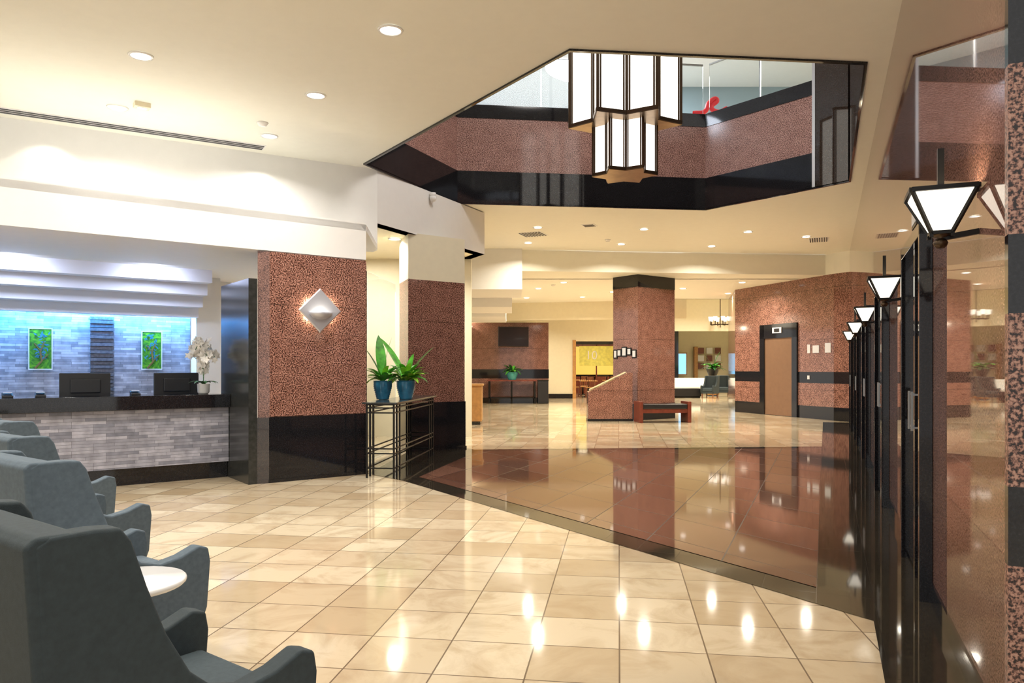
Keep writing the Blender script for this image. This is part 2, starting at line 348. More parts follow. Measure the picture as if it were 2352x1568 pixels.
def sconce(t):
    T,B,h=.115,.037,.165; c=.135; P=[]
    bm=bmesh.new()
    tp=[(-T,c-T),(T,c-T),(T,c+T),(-T,c+T)]; bt=[(-B,c-B),(B,c-B),(B,c+B),(-B,c+B)]
    a=[bm.verts.new((x,y,h)) for x,y in tp]; b=[bm.verts.new((x,y,0)) for x,y in bt]
    for i in range(4): bm.faces.new((a[i],a[(i+1)%4],b[(i+1)%4],b[i]))
    bm.faces.new(b)
    P.append(obj('glass_shade',bm,LAMPW))
    L=[]
    for i in range(4):
        j=(i+1)%4
        L+=[((*tp[i],h),(*tp[j],h),.018),((*bt[i],0),(*bt[j],0),.014),((*tp[i],h),(*bt[i],0),.013),((bt[i][0],bt[i][1],0),(bt[i][0],bt[i][1],-.018),.014)]
    L+=[((0,c,h),(0,c,h+.18),.024),((-T,c,h),(T,c,h),.012),((0,c,h),(0,0,h),.014),((0,0,-.0),(0,c,-.02),.022)]
    P.append(bars('bronze_frame',L,IRON))
    P.append(lathe('finial',[(.015,-.06),(.024,-.05),(.028,-.038),(.02,-.024),(.012,-.02),(.04,-.010),(.042,0)],BRONZE,(0,c,0),16))
    l=lamp('bulb',(0,c,h-.03),9,(1,.85,.62),.05,'POINT'); P.append(l)
    group('wall_sconce',P,(*LT(WL,t),1.90),U)
for k in range(5): sconce(3.47+3.12*k)
# ------------------------------------------------------------------ elevator block
Lp=(6.9,22.9); Rp=(8.26,19.0)
blk=[Lp,Rp,(8.62,18.35),(12,18.4),(12,26),(7.6,26)]
for i,(a,b,m) in enumerate([(0,.34,BLK),(.34,.95,GR),(.95,1.25,BLK),(1.25,LC,GR)]):
    prism('wall_elevator_%d'%i,blk,a,b,m)
prism('wall_elevator_upper',blk,LC,HC,CEIL)
dd=Vector((Rp[0]-Lp[0],Rp[1]-Lp[1])); DL=dd.length; dd/=DL
e0=add(Lp,(dd.x,dd.y),.30*DL)
fr=boxes('frame',[(0,.2,-.05,.02,0,2.6),(1.37,1.57,-.05,.02,0,2.6),(0,1.57,-.05,.02,2.2,2.6)],BLK)
dr=boxes('door_leaf',[(.2,1.37,-.02,.02,0.01,2.2)],DOORM)
inn=boxes('indicator',[(.6,.98,-.08,-.05,2.34,2.5)],SILV)
ins=boxes('indicator_screen',[(.68,.9,-.085,-.08,2.37,2.47)],PLAS)
group('elevator_door',[fr,dr,inn,ins],(*e0,0),(dd.x,dd.y))
bt=boxes('plates',[(1.95,2.05,-.02,0,1.75,1.98),(2.15,2.38,-.02,0,1.75,1.95),(2.6,2.8,-.02,0,1.75,2.0)],SILV)
cb=boxes('call_button',[(1.95,2.03,-.02,0,1.05,1.15)],SILV)
group('elevator_call_panel',[bt,cb],(*e0,0),(dd.x,dd.y))
# ------------------------------------------------------------------ reception column with diamond sconce
Q=(-1.86,9.45)
def vcol(name,q,wid,dep,inset,parts,facet=0):
    ob=[]
    for i,(a,b,m,pr) in enumerate(parts):
        ob.append(prism('part_%d'%i,[(-wid-pr,-pr),(pr,-pr),(pr,dep),(-wid+inset,dep)],a,b,m))
        if facet: ob.append(prism('facet_%d'%i,[(-wid-facet-pr,.03-pr),(-wid-pr,-pr),(-wid+inset,dep),(-wid+inset-facet*.6,dep)],a,b,GRW if m is GR else (BLKM if m is BLK else m)))
    return group(name,ob,(*q,0),V)
vcol('granite_column',Q,1.24,1.0,.42,[(0,.04,BLK,.02),(.04,.77,BLK,.01),(.77,2.72,GR,0),(2.72,3.18,WHT,-.02)],.13)
Q2=(-.80,12.5)
vcol('granite_column',Q2,1.08,.7,.22,[(0,.04,BLK,.025),(.04,.79,BLK,.012),(.79,2.78,GR,0),(2.78,3.52,CRM,0)])
wbox('wall_black_wing',add(Q,V,-1.385),N,1.1,.10,0,2.39,BLKP)
# diamond sconce
bm=bmesh.new(); D=.272
vs=[(D,0),(0,D),(-D,0),(0,-D)]
a=[bm.verts.new((x,-.05,z)) for x,z in vs]; b=[bm.verts.new((x*.93,-.065,z*.93)) for x,z in vs]
bm.faces.new(b); bm.faces.new([bm.verts.new((x*.99,-.05,z*.99)) for x,z in vs])
for i in range(4): bm.faces.new((a[i],a[(i+1)%4],b[(i+1)%4],b[i]))
pl=obj('diamond_plate',bm,SILD)
bm=bmesh.new(); S=16; rings=[]
for k in range(6):
    ph=k/5*pi/2; r=.15*math.cos(ph); z=-.02-.09*math.sin(ph)
    rings.append([bm.verts.new((r*math.cos(pi+pi*i/S),-.065+.75*r*math.sin(pi+pi*i/S),z)) for i in range(S+1)])
for A_,B_ in zip(rings,rings[1:]):
    for i in range(S): bm.faces.new((A_[i],A_[i+1],B_[i+1],B_[i]))
bw=obj('half_bowl',bm,SILD,smooth=True)
md=bw.modifiers.new('s','SOLIDIFY'); md.thickness=.006
l1=lamp('bulb',(0,-.12,-.03),1.2,(1,.90,.72),.03,'POINT')
ps=[pl,bw,l1,boxes('standoff',[(-.05,.05,-.05,0,-.05,.05)],IRON)]
for hx,hz in ((.13,.08),(-.13,.08),(.13,-.08),(-.13,-.08)): ps.append(lamp('halo',(hx,-.03,hz),2.2,(1,.86,.62),.012,'POINT'))
group('diamond_wall_sconce',ps,(*add(Q,V,-.64),2.05),V)
# ------------------------------------------------------------------ white bulkheads
wbox('trim_fascia_lower',add(Q,V,-9),V,9.0,.2,2.73,3.2,WHT)
K0=(-10.4,6.17); K1=(-2.0,11.0); K2=(-.52,14.0); K3=(-1.6,16.2)
def band(name,a,b,z0,z1,T=.2,m=WHT):
    d=Vector((b[0]-a[0],b[1]-a[1])); L=d.length; d/=L
    return wbox(name,a,(d.x,d.y),L,T,z0,z1,m)
band('trim_bulkhead_west',K0,K1,3.1,HC,.2)
band('trim_bulkhead_north',K1,K2,3.5,HC-.02,.2)
band('trim_bulkhead_return',K2,K3,3.5,HC-.02,.2)
prism('trim_ledge',[add(Q,V,-9),Q,K1,K0],3.1,3.18,WHT)
poly('ceiling_alcove',[K1,K2,K3,(-6,16.2),(-6,9.3)],3.5,CRM)
poly('ceiling_reception',[add(Q,V,-9),Q,add(Q,V,0,N,6),add(Q,V,-9,N,6)],2.76,WHT)
dk=Vector((K1[0]-K0[0],K1[1]-K0[1])).normalized()
sl=boxes('slots',[(0,6.9,.03,.06,-.012,-.004),(0,6.9,.10,.13,-.012,-.004),(0,6.9,.17,.20,-.012,-.004)],PLAS)
sf=boxes('flange',[(0,6.92,0,.23,-.005,.0)],WHT)
q=(K1[0]-dk.x*8.6+dk.y*.40,K1[1]-dk.y*8.6-dk.x*.40)
group('ceiling_slot_diffuser',[sl,sf],(q[0],q[1],HC-.001),(dk.x,dk.y))
wbox('wall_alcove_back',(-6,14.6),(1,0),5.2,.15,0,3.5,CRM)
wbox('glass_partition',(-2.02,10.3),(.08,.9968),1.7,.02,.03,2.7,GLASS)
lamp('alcove_fill_light',(-2.9,13.2,3.45),80,(1,.95,.86),.5)  # added fill light without fixture, brightens the cream wall behind the glass
# ------------------------------------------------------------------ stepped soffits mid left
box('trim_step_soffit_high',-2.2,.25,18.3,20.6,3.3,HC+.01,WHT)
box('trim_step_soffit_mid',-2.6,.0,20.6,23,3.05,LC+.02,WHT)
box('trim_step_soffit_low',-3,-.2,23,26,2.95,LC+.02,WHT)
prism('trim_far_fascia',[(-5,28.6),(6.2,26.3),(6.2,26.5),(-5,28.8)],3.12,LC+.02,CRM)
# ------------------------------------------------------------------ reception desk
E1=add(Q,V,-1.49,N,.755)
p=[]
p.append(box('toe_kick',-6,0,.06,.6,0,.2,BLK))
p.append(box('stone_front',-6,0,.0,.5,.2,.87,LEDGE))
p.append(box('counter_top',-6.05,.0,-.07,.55,.87,1.03,BLK,.004))
p.append(box('work_surface',-6,0,.55,1.2,.7,.76,BLKP))
group('reception_desk',p,(*E1,0),V)
W0=(-5.08,11.69)
wbox('wall_reception_stone',add(W0,V,-7),V,7.0,.12,0,2.62,LEDGEB)
wbox('wall_reception_back',add(W0,V,-7,N,.14),V,10.0,.12,0,2.76,WHT)
for i,(o0,o1,z0) in enumerate([(-1.25,-1.0,2.58),(-1.0,-.75,2.42),(-.75,-.5,2.26),(-.5,-.32,2.12)]):
    q=add(W0,V,-7,N,o0); wbox('trim_reception_soffit_%d'%i,q,V,7.0,o1-o0,z0,2.76,LAV)
wbox('white_column_reception',add(W0,V,.0,N,-.35),V,.36,.3,0,2.76,WHT)
for s in (-.6,-1.9,-3.2,-4.5):
    q=add(W0,V,s,N,-.15); l=lamp('blue_wash_lamp',(q[0],q[1],2.2),34,(.02,.38,1),.1,aim=(q[0],q[1],0),sx=1.25,sy=.06); l.rotation_euler=(0,0,math.atan2(V[1],V[0]))
for s in (-.8,-2.4,-4.0):
    q=add(W0,V,s,N,-1.6); lamp('cool_fill_light',(q[0],q[1],2.7),13,(.68,.76,1),.3,aim=(q[0]+N[0]*1.0,q[1]+N[1]*1.0,.8))  # added fill lights without fixtures, brighten the stepped soffits
q=add(W0,V,-1.39,N,-.03)
group('slate_feature_panel',[boxes('slats',[(0,.31,-.03-.012*(i%2),.03,.3+i*.055,.345+i*.055) for i in range(33)],SLAT)],(*q,0),V)
def artwork(s):
    a=boxes('frame',[(0,.29,-.02,.0,1.325,1.34),(0,.29,-.02,.0,1.90,1.915),(0,.012,-.02,.0,1.34,1.90),(.278,.29,-.02,.0,1.34,1.90)],SILV)
    b=boxes('panel',[(.012,.278,-.015,.0,1.34,1.90)],ART)
    tr=bars('trunk',[((.08,-.02,1.35),(.16,-.02,1.45),.022),((.16,-.02,1.45),(.14,-.02,1.58),.02),((.14,-.02,1.58),(.19,-.02,1.72),.016),((.16,-.02,1.45),(.24,-.02,1.55),.012),((.14,-.02,1.6),(.07,-.02,1.70),.012)],ARTR)
    bm=bmesh.new()
    for k in range(40):
        x0=random.gauss(.155,.05); z0=random.uniform(1.48,1.86); x0=min(.25,max(.04,x0)); an=random.uniform(0,pi); r1=.032; r2=.011
        bm.faces.new([bm.verts.new((x0+r1*math.cos(an)*u_-r2*math.sin(an)*v_,-.024,z0+r1*math.sin(an)*u_+r2*math.cos(an)*v_)) for u_,v_ in ((-1,0),(0,-1),(1,0),(0,1))])
    group('framed_artwork',[a,b,tr,obj('blue_leaves',bm,ARTB)],(*add(W0,V,-s,N,-.03),0),V)
artwork(.71); artwork(2.15)
# ceiling downlights
def downlight(x,y,z,power=35,r=.085,col=(1,.96,.91),light=True,spread=150):
    bm=bmesh.new(); bcyl(bm,(0,0,-.004),r,r,.006,24); a=obj('lens',bm,DOWN)
    b=lathe('trim_ring',[(r,-.0),(r+.003,-.012),(r+.018,-.008),(r+.022,0)],WTOP,seg=24)
    ps=[a,b]
    if light:
        l=lamp('lamp',(0,0,-.03),power,col,r*2,spread=spread); ps.append(l)
    group('ceiling_downlight',ps,(x,y,z-.006))
for x,y in ((-1.06,6.45),(-3.5,6.98),(-2.12,7.99),(-4.46,8.37),(-3.08,9.39)): downlight(x,y,HC,32,.09)
for x,y in ((-2.4,4.2),(-4.3,4.6),(-.3,3.2),(-3.2,2.0),(-1.2,1.0),(-5.5,6.4),(-6.5,4)): downlight(x,y,HC,34,.09)
for x,y in ((.54,15.5),(2.8,15.7),(5.1,16),(.38,17.4),(2.6,17.6),(4.83,17.9),(6.6,16.6)): downlight(x,y,HC,52,.085,(1,.92,.76))
for x,y in ((1.46,20.9),(6.5,20.9),(0.8,22.5),(3.2,23.5),(5.2,22.5),(7.0,24.0) ,(.5,25.5),(2.4,25.2),(2.6,30),(-1,24.5),(0,31.5)): downlight(x,y,LC,68,.09,(1,.91,.74))
for x,y in ((8,30),(11,30),(8,36),(12,36),(6,33)): downlight(x,y,4.45,170,.1,(1,.94,.80))
for i in range(5):
    f=i/4; q=(-6.7+1.8*f,10.35+1.1*f); downlight(q[0],q[1],2.76,8,.075,(.85,.9,1))
for x,y in ((-1.95,12.3),(-1.6,13.1),(-1.15,13.2)): downlight(x,y,3.5,22,.09,(1,.94,.82))
for s in (1.9,4.35,6.75):
    q=(K1[0]-dk.x*(s-.2)+.34*dk.y,K1[1]-dk.y*(s-.2)-.34*dk.x)
    lamp('wall_wash_spot',(q[0],q[1],HC-.03),9,(1,.95,.84),.03,'SPOT',100,.25,aim=(q[0]-.15*dk.y,q[1]+.15*dk.x,3.0))
def vent(x,y,z,wx,wy):
    a=boxes('grille',[(-wx/2,wx/2,-wy/2+k*wy/7,-wy/2+k*wy/7+wy/16,-.016,-.003) for k in range(8)],PLAS); b=boxes('flange',[(-wx/2-.04,wx/2+.04,-wy/2-.04,wy/2+.04,-.006,0)],WHT)
    group('ceiling_vent',[a,b],(x,y,z),U)
vent(.47,16.3,HC,.45,.45); vent(7.05,17.0,HC,.55,.35); vent(1.6,15.3,HC,.2,.2)
def smoke(x,y,z):
    lathe('smoke_detector',[(.01,-.045),(.045,-.04),(.06,-.015),(.07,0)],WTOP,(x,y,z),20)
smoke(-3.0,8.9,HC); smoke(2.2,17,HC); smoke(1.2,21.5,LC)
group('exit_light_fixture',[boxes('body',[(-.08,.08,-.06,.06,-.05,0)],CRM),boxes('lens',[(-.05,.05,-.04,.04,-.055,-.05)],WTOP)],(-4.13,8.26,HC),V)
qq=(K1[0]+.42*(K2[0]-K1[0])+.07,K1[1]+.42*(K2[1]-K1[1]))
group('security_camera',[cyl('mount',(0,0,.04),.05,.05,.06,WTOP),lathe('dome',[(.005,-.05),(.04,-.035),(.055,0),(.06,.04)],WTOP)],(qq[0],qq[1],4.15))
# ------------------------------------------------------------------ chandelier
def star(R0,r0,rot=0): return [((R0 if k%2==0 else r0)*math.cos(rot+k*pi/6),(R0 if k%2==0 else r0)*math.sin(rot+k*pi/6)) for k in range(12)]
parts=[]
def tier(R0,r0,z0,z1,rot,bw,tag):
    S=star(R0,r0,rot); bm=bmesh.new()
    for i in range(12):
        a=S[i];b=S[(i+1)%12]; bm.faces.new([bm.verts.new(p) for p in ((*a,z0),(*b,z0),(*b,z1),(*a,z1))])
    parts.append(obj('glass_panes_'+tag,bm,LAMP))
    L=[]
    for i in range(12):
        a=Vector(S[i]);b=Vector(S[(i+1)%12]); e=(b-a).normalized()*bw*1.1
        L+=[((*a,z0-.02),(*a,z1),bw),((*(a+e),z0),(*(a+e),z1),bw*.6),((*(b-e),z0),(*(b-e),z1),bw*.6),((*a,z0),(*b,z0),bw*1.3),((*a,z1),(*b,z1),bw*1.3)]
    parts.append(bars('bronze_frame_'+tag,L,BRONZE))
    parts.append(prism('bottom_plate_'+tag,star(R0*1.02,r0*1.02,rot),z0-.03,z0-.008,BRONZEL))
tier(.78,.50,4.80,6.5,math.radians(-6),.038,'upper')
tier(.45,.29,4.10,4.80,math.radians(-6),.028,'lower')
parts.append(cyl('suspension_rod',(0,0,6.4),.03,.03,1.9,BRONZE)); parts.append(prism('top_plate',star(.76,.49,math.radians(-6)),6.5,6.53,BRONZE))
parts.append(lamp('glow_lamp',(0,0,3.95),30,(1,.93,.82),.5))
group('chandelier',parts,(1.60,10.50,0))
# ------------------------------------------------------------------ middle granite column, podium, bench
C3=(3.25,19.1)
ob=[]
for i,(a,b,m,pr) in enumerate([(0,.42,BLK,.012),(.42,3.45,GR,0),(3.45,LC,BLK,.005)]): ob.append(box('part_%d'%i,-pr,1.42+pr,-pr,.9+pr,a,b,m))
group('granite_column',ob,(*C3,0),V)
fr=[];
for i,(y_,z_,w_,h_) in enumerate([(.12,1.72,.1,.22),(.30,1.78,.1,.2),(.48,1.78,.12,.26),(.66,1.75,.1,.2),(.8,1.72,.08,.24)]):
    fr.append(boxes('frame_%d'%i,[(-.02,0,y_-w_/2-.03,y_+w_/2+.03,z_-h_/2,z_+h_/2)],IRON)); fr.append(boxes('print_%d'%i,[(-.025,-.02,y_-w_/2,y_+w_/2,z_-h_/2+.03,z_+h_/2-.03)],SILV))
group('framed_notices',fr,(*C3,0),V)
pd=sideprof('granite_body',[(0,0),(1.13,0),(1.13,1.24),(1.02,1.24),(0,.74)],0,.36,GR,.01)
pb=boxes('base',[(-.01,1.14,-.01,.37,0,.06)],BLK)
tp=sideprof('map_panel',[(.06,.79),(.98,1.24),(.97,1.255),(.05,.805)],.05,.32,flat('map_paper',(.75,.62,.40),.2,noise=.4,nscale=6))
group('directory_podium',[pd,pb,tp],(1.93,18.78,0),(1,0))
bn=[boxes('end_panels',[(0,.09,0,.55,0,.52),(1.22,1.31,0,.55,0,.52)],RWOOD,.006),boxes('seat_cushion',[(.09,1.22,.02,.53,.34,.46)],PLAS,.02),boxes('rails',[(.09,1.22,.04,.08,.24,.34),(.09,1.22,.47,.51,.24,.34)],RWOOD)]
group('bench',bn,(3.13,18.15,0),(.995,.10))
# ------------------------------------------------------------------ far lobby
prism('wall_tv_granite',[(-5,28.8),(1.42,28.8),(1.42,30.2),(-5,30.2)],.95+.35,3.12,GR)
prism('wall_tv_band',[(-5,28.79),(1.43,28.79),(1.43,30.2),(-5,30.2)],.95,1.3,BLK)
prism('wall_tv_lower',[(-5,28.8),(1.42,28.8),(1.42,30.2),(-5,30.2)],.2,.95,GR)
prism('baseboard_tv',[(-5,28.78),(1.43,28.78),(1.43,30.2),(-5,30.2)],0,.2,BLK)
prism('wall_tv_header',[(-5,28.8),(1.42,28.8),(1.42,30.2),(-5,30.2)],3.12,LC+.02,CRM)
tv=[boxes('screen',[(-.6,.6,-.04,0,-.38,.38)],PLAS,.01),boxes('display',[(-.57,.57,-.045,-.04,-.35,.35)],DGLS),boxes('bracket',[(-.05,.05,0,.35,-.05,.05)],IRON)]
group('wall_television',tv,(.05,28.35,2.55),(.97,.25))
group('far_wall_sconce',[lathe('shade',[(.05,0),(.2,.22)],LAMPW,seg=8),lamp('bulb',(0,-.1,.35),14,(1,.88,.66),.05,'POINT')],(-1.72,28.55,2.75))
cn=[boxes('top',[(0,1.9,0,.5,.85,.9)],RWOOD,.004),boxes('legs',[(.05,.12,.05,.45,0,.85),(1.78,1.85,.05,.45,0,.85),(.9,.97,.05,.45,0,.85)],IRON),boxes('shelf',[(.05,1.85,.05,.45,.2,.24)],IRON)]
group('console_table',cn,(-.95,28.1,0))
def blade(bm,base,yaw,L,tilt,droop,wid,n=8):
    bx,by,bz=base; prev=None; r=z=0
    for k in range(n+1):
        f=k/n; a=tilt-droop*f
        if k: r+=L/n*math.cos(a); z+=L/n*math.sin(a)
        ww=wid*(math.sin(pi*min(1,f*.92+.08))**.7)/2
        if k==n: ww=.001
        c=Vector((bx+r*math.cos(yaw),by+r*math.sin(yaw),bz+z)); s=Vector((-math.sin(yaw),math.cos(yaw),0))*ww
        cur=(bm.verts.new(c-s+Vector((0,0,ww*.3))),bm.verts.new(c),bm.verts.new(c+s+Vector((0,0,ww*.3))))
        if prev:
            bm.faces.new((prev[0],prev[1],cur[1],cur[0])); bm.faces.new((prev[1],prev[2],cur[2],cur[1]))
        prev=cur
def plant(name,p,potmat,pot_r=.125,pot_h=.25,n=26,L=.32,tall=(),leafmats=(LEAF,LEAFY),sc=1):
    prof=[(pot_r*.62,0)]
    for k in range(9):
        f=(k+.5)/9; rr=pot_r*(.66+.34*min(1,f*1.5)); prof+=[(rr,pot_h*(f-.03)),(rr*.965,pot_h*(f+.03))]
    prof+=[(pot_r*1.02,pot_h*.97),(pot_r*1.02,pot_h),(pot_r*.86,pot_h),(pot_r*.82,pot_h*.9)]
    ps=[lathe('ceramic_pot',prof,potmat)]
    for m,k in ((leafmats[0],0),(leafmats[1],1)):
        bm=bmesh.new()
        for i in range(n//2):
            yaw=random.uniform(0,2*pi); blade(bm,(.03*math.cos(yaw),.03*math.sin(yaw),pot_h),yaw,L*random.uniform(.6,1.05),random.uniform(.5,1.35),random.uniform(.8,1.7),L*.24)
        if k==0:
            for yaw,ti,LL,wd in tall: blade(bm,(0,0,pot_h),yaw,LL,ti,.25,wd,10)
        ps.append(obj('leaves_%d'%k,bm,m,smooth=True))
    return group(name,ps,p)
plant('potted_plant',(.0,28.3,.9),TEALP,.22,.3,40,.45,leafmats=(LEAFD,LEAF))
group('waste_bin',[boxes('body',[(0,.4,0,.4,0,.85)],PLAS,.02),boxes('lid',[(-.01,.41,-.01,.41,.85,.9)],IRON,.01)],(.98,28.05,0))
group('concierge_podium',[boxes('cabinet',[(0,.9,0,.6,.08,.92)],OAK,.01),boxes('top',[(-.03,.93,-.03,.63,.92,.97)],OAK,.01),boxes('plinth',[(.04,.86,.04,.56,0,.08)],BLK),boxes('reading_rest',[(-.1,.3,.1,.5,.97,1.12)],PLAS,.03)],(-1.62,17.6,0))
prism('wall_far_cream',[(1.42,33),(2.75,33),(2.75,33.3),(1.42,33.3)],0,LC,CRM)
prism('wall_far_header',[(2.75,33),(4.9,33),(4.9,33.3),(2.75,33.3)],2.55,LC,CRM)
prism('wall_far_mid',[(4.9,33),(6.6,33),(6.6,33.3),(4.9,33.3)],0,LC,CRM)
prism('baseboard_far',[(1.42,32.97),(2.75,32.97),(2.75,33),(1.42,33)],0,.2,BLK)
boxes('trim_far_openings',[(2.70,2.85,32.95,33.35,0,2.6),(4.85,5.0,32.95,33.35,0,2.6)],OAK)
box('wall_restaurant_back',2,9,40,40.2,0,LC,DGLS)
YW=flat('amber_glass',(.6,.4,.08),.3,emis=(1,.65,.15),es=.5)
group('restaurant_display_shelf',[boxes('frame',[(0,2.6,0,.3,.0,.9),(0,.06,0,.3,.9,2.6),(2.54,2.6,0,.3,.9,2.6),(1.27,1.33,0,.3,.9,2.6),(0,2.6,0,.3,2.54,2.6)],RWOOD),boxes('lit_panels',[(.06,1.27,.1,.14,1.0,2.5),(1.33,2.54,.1,.14,1.0,2.5)],YW)],(3.2,39.4,0))
lamp('restaurant_lamp',(4.2,36,3.6),140,(1,.82,.55),.6)
po=[boxes('board',[(0,1.55,-.03,0,1.45,2.35)],YEL)]
tc=bpy.data.curves.new('ten','FONT'); tc.body='10'; tc.size=.55; tc.extrude=.004; tc.align_x='CENTER'; to=bpy.data.objects.new('numerals',tc); COL.objects.link(to); to.data.materials.append(WTOP); to.location=(.55,-.045,1.75); to.rotation_euler=(pi/2,0,0); po.append(to)
po.append(bars('hangers',[((.15,-.02,2.35),(.15,-.02,LC),.015),((1.35,-.02,2.35),(1.35,-.02,LC),.015)],IRON))
group('menu_poster',po,(3.05,33.6,0))
def dchair(p,d):
    ps=[boxes('seat',[(-.21,.21,-.21,.21,.43,.47)],OAK,.01),boxes('legs',[(x,x+.035,y,y+.035,0,.43) for x in(-.2,.165) for y in(-.2,.165)],WOOD),boxes('back',[(-.2,-.165,-.2,.2,.8,.95),(-.2,-.165,-.2,-.165,.43,.95),(-.2,-.165,.165,.2,.43,.95)]+[(-.195,-.17,y,y+.03,.5,.8) for y in(-.1,-.015,.07)],WOOD)]
    group('dining_chair',ps,(*p,0),d)
def dtable(p):
    group('dining_table',[boxes('top',[(-.4,.4,-.4,.4,.72,.76)],OAK,.01),cyl('pedestal',(0,0,.03),.04,.04,.7,IRON),cyl('foot',(0,0,0),.25,.22,.03,IRON)],(*p,0))
dtable((3.6,34.9)); dchair((2.95,34.9),(1,0)); dchair((4.25,34.8),(-1,0)); dchair((3.6,34.25),(0,1)); dchair((3.5,35.6),(0,-1))
dtable((4.9,36.5)); dchair((4.25,36.4),(1,0)); dchair((5.55,36.5),(-1,0)); dchair((4.9,35.8),(0,1))
dtable((3.6,37.6)); dchair((2.95,37.6),(1,0)); dchair((3.6,36.9),(0,1))
# lounge
box('wall_lounge_back',6.6,22,44,44.2,0,4.45,CRM)
box('wall_lounge_west',6.55,6.6,33,44,0,4.45,CRM)
box('wall_lounge_east',14.5,14.6,26,44,0,4.45,CRM)
box('wall_lounge_header',6.6,14,33,33.2,3.0,4.45,CRM)
bx=[boxes('screen',[(0,.6,-.04,0,1.0,2.2)],SCRB),boxes('bezel',[(-.06,.66,-.03,.02,.94,2.26)],OAK)]
group('wall_screen',bx,(9.65,43.6,0))
fr=[]
for i in range(3):
    for j in range(3): fr.append(boxes('frame_%d_%d'%(i,j),[(i*.5,i*.5+.35,-.04,0,1.3+j*.45,1.65+j*.45)],SILV if (i+j)%2 else RWOOD))
group('gallery_frames',fr,(11.0,43.8,0))
box('trim_lounge_wood',10.75,10.95,43.6,43.9,0,2.6,OAK)
box('trim_lounge_wood_east',12.9,13.1,43.6,43.9,0,2.6,OAK)
L=[]
for k in range(8):
    a=k*pi/4; L.append(((0,0,3.25),(.42*math.cos(a),.42*math.sin(a),3.22),.03)); L.append(((.42*math.cos(a),.42*math.sin(a),3.22),(.42*math.cos(a),.42*math.sin(a),3.38),.03))
L.append(((0,0,3.1),(0,0,4.45),.03)); cps=[bars('arms',L,BRONZE)]
bm=bmesh.new()
for k in range(8):
    a=k*pi/4; bcyl(bm,(.42*math.cos(a),.42*math.sin(a),3.38),.06,.09,.18,10)
cps.append(obj('shades',bm,LAMP)); group('lounge_chandelier',cps,(9.0,32,.0))
# ------------------------------------------------------------------ armchairs
def armchair(name,p,d,fab=FAB,fab2=FABL,sc=1):
    """local +x = facing, y = left"""
    W=.30
    side=[(.03,.20),(.60,.20),(.64,.30),(.655,.50),(.645,.56),(.60,.575),(.52,.545),(.43,.53),(.35,.555),(.28,.62),(.22,.73),(.175,.85),(.14,.96),(.115,.995),(.06,1.0),(-.03,1.0),(-.06,.985),(-.04,.6)]
    ps=[]
    ps.append(sideprof('side_panel_right',side,-W-.01,-W+.06,fab,.010,3)); ps.append(sideprof('side_panel_left',side,W-.06,W+.01,fab,.010,3))
    back=[(.02,.20),(.12,.20),(.10,.55),(.06,.80),(.05,.98),(.03,1.0),(-.055,1.003),(-.078,.985),(-.055,.6),(-.01,.22)]
    ps.append(sideprof('back_rest',back,-W-.008,W+.008,fab,.010,3))
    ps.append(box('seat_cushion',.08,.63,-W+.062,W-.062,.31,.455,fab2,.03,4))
    ps.append(box('seat_rail',.04,.61,-W+.055,W-.055,.20,.31,fab,.01))
    bm=bmesh.new()
    for x,y in ((.06,-.25),(.06,.25),(.57,-.25),(.57,.25)):
        bmesh.ops.create_cone(bm,cap_ends=True,segments=4,radius1=.020,radius2=.036,depth=.21,matrix=Matrix.Translation((x,y,.105))@Matrix.Rotation(pi/4,4,'Z'))
    ps.append(obj('legs',bm,WOOD))
    return group(name,ps,(p[0],p[1],0),d)
FB2=flat('slate_fabric_lit',(.085,.115,.14),.85,noise=.12,nscale=60,bump=.3,bscale=500)  # same slate fabric, colour raised to paint in the light on the rear chairs
FB2L=flat('slate_fabric_lit_seat',(.105,.14,.17),.85,noise=.12,nscale=60,bump=.3,bscale=500)
fd=(.60,.80)
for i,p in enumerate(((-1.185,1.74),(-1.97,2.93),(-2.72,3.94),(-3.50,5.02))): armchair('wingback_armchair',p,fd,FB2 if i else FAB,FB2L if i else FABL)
group('round_side_table',[lathe('top',[(.16,.53),(.19,.535),(.20,.545),(.20,.555),(.195,.56)],WTOP),cyl('stem',(0,0,.02),.025,.025,.52,CHROME),lathe('foot',[(.15,0),(.15,.01),(.03,.03)],CHROME)],(-1.43,2.76,0))
armchair('wingback_armchair',(9.1,33.6),(-.6,-.8)); armchair('wingback_armchair',(10.0,35.2),(-.2,-1))
group('lounge_coffee_table',[boxes('body',[(0,1.3,0,.8,.06,.42)],PLAS,.02),boxes('base',[(.05,1.25,.05,.75,0,.06)],IRON)],(7.3,33.6,0))
group('lounge_sofa',[boxes('seat',[(0,1.9,0,.8,.2,.45)],WTOP,.04),boxes('back',[(0,1.9,.65,.85,.2,.85)],WTOP,.04),boxes('arms',[(-.15,0,0,.85,.12,.62),(1.9,2.05,0,.85,.12,.62)],WTOP,.04),boxes('feet',[(0,.08,.05,.13,0,.2),(1.82,1.9,.05,.13,0,.2),(0,.08,.7,.78,0,.2),(1.82,1.9,.7,.78,0,.2)],WOOD)],(8.1,37,0))
group('plant_stand',[boxes('body',[(0,.5,0,.5,.05,.92)],OAK,.01),boxes('top',[(-.03,.53,-.03,.53,.92,.945)],OAK,.005),boxes('plinth',[(.03,.47,.03,.47,0,.05)],BLK)],(9.55,35.9,0))
plant('potted_plant',(9.8,36.15,.95),PLAS,.28,.35,30,.7,tall=((0,1.3,1.0,.12),(3,1.2,1.0,.12)),leafmats=(LEAFD,LEAF))
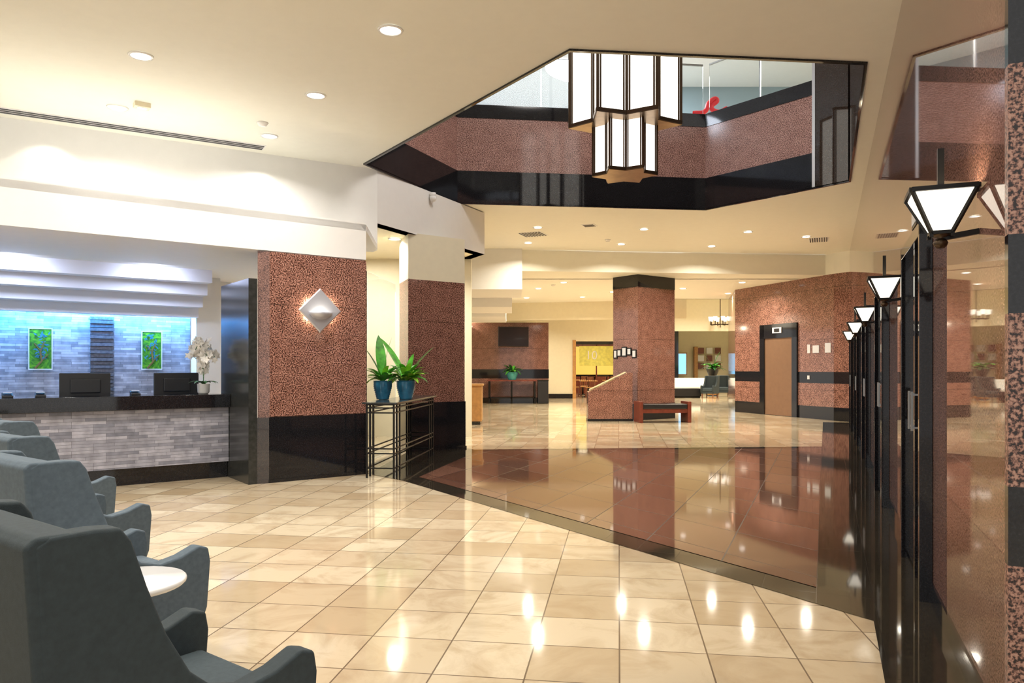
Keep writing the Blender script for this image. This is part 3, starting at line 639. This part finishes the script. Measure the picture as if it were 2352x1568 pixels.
# ------------------------------------------------------------------ iron console table with blue pots
tx1=2.35; ty=.36; H=.93
L=[]
for x in (0.02,.16,.30,tx1-.30,tx1-.16,tx1-.02):
    for y in (0.02,ty): L.append(((x,y,0),(x,y,H-.02),.022))
for z in (.12,.30,.36,.80,.86,H-.03):
    L+=[((0.02,.02,z),(tx1-.02,.02,z),.016),((.02,ty,z),(tx1-.02,ty,z),.016),((.02,.02,z),(.02,ty,z),.016),((tx1-.02,.02,z),(tx1-.02,ty,z),.016)]
ir=bars('iron_frame',L,IRON); tt=boxes('glass_top',[(-.03,tx1+.03,-.03,ty+.05,H-.02,H)],BLKP,.003)
du=(.10,.995)
pb_=(-1.43,9.05); nl=(-.995,.10)
group('iron_console_table',[ir,tt],(*pb_,0),du)
q=add(pb_,du,.55,nl,.20); plant('potted_plant',(q[0]-.15,q[1]+.25,H+.002),BLUEP,.125,.25,40,.31,tall=((2.0,1.35,.66,.14),(.2,1.5,.60,.12),(3.5,1.2,.5,.12)))
q=add(pb_,du,1.25,nl,.13); plant('potted_plant',(q[0]-.0,q[1]-.3,H+.002),BLUEP,.13,.25,56,.36,tall=((2.6,1.05,.74,.14),(-.1,1.0,.60,.14),(1.0,1.3,.40,.10)))
# ------------------------------------------------------------------ counter objects
def monitor(s,off_):
    ps=[boxes('panel',[(-.27,.27,0,.04,.98,1.29)],SCREEN,.01),boxes('rear_hump',[(-.16,.16,-.03,.0,1.05,1.22)],SCREEN,.012),boxes('stand',[(-.04,.04,-.02,.02,.80,1.02),(-.12,.12,-.08,.12,.765,.78),(-.03,.03,-.02,.02,.77,.82)],SCREEN)]
    group('computer_monitor',ps,(*add(E1,V,-s,N,off_),0),V)
monitor(.42,.80); monitor(1.45,.78); monitor(2.6,.78)
def terminal(s):
    ps=[sideprof('body',[(0,0),(.12,0),(.12,.05),(0,.02)],-.05,.05,PLAS,.004),boxes('screen',[(.03,.10,-.04,.04,.05,.056)],SILV)]
    group('card_terminal',ps,(*add(E1,V,-s,N,.2),1.03),N)
for s in (1.0,1.95,2.25): terminal(s)
# orchid
ps=[lathe('white_pot',[(.05,0),(.07,.02),(.075,.12),(.078,.125),(.068,.12)],WTOP)]
bm=bmesh.new()
for k in range(9): blade(bm,(0,0,.11),k*.75,.2,.9,1.4,.05)
ps.append(obj('leaves',bm,LEAFD,smooth=True))
L=[];fl=[]
for yaw in (1.5,2.6,3.4,.6,4.4,5.4,2.0,3.0):
    prev=(0,0,.12); hh=random.uniform(.34,.54)
    for k in range(1,9):
        f=k/8; r=.14*f*f; z=.12+hh*math.sin(f*pi*.66); c=(r*math.cos(yaw),r*math.sin(yaw),z); L.append((prev,c,.006)); prev=c
        if k>=2: fl.append(c)
ps.append(bars('stems',L,LEAFD))
bm=bmesh.new()
for c in fl:
    for _ in range(4):
        o=Vector(c)+Vector((random.uniform(-.035,.035),random.uniform(-.035,.035),random.uniform(-.035,.035)))
        rot=Matrix.Rotation(random.uniform(0,6.3),4,'Z')@Matrix.Rotation(random.uniform(.9,1.6),4,'X')
        for k in range(5):
            a=k*2*pi/5; pts=[(0,0,0),(.028*math.cos(a-.6),.028*math.sin(a-.6),.004),(.052*math.cos(a),.052*math.sin(a),.008),(.028*math.cos(a+.6),.028*math.sin(a+.6),.004)]
            bm.faces.new([bm.verts.new(o+(rot@Vector(p_))) for p_ in pts])
ps.append(obj('flowers',bm,PETAL))
group('potted_orchid',ps,(*add(E1,V,-.24,N,.22),1.03))
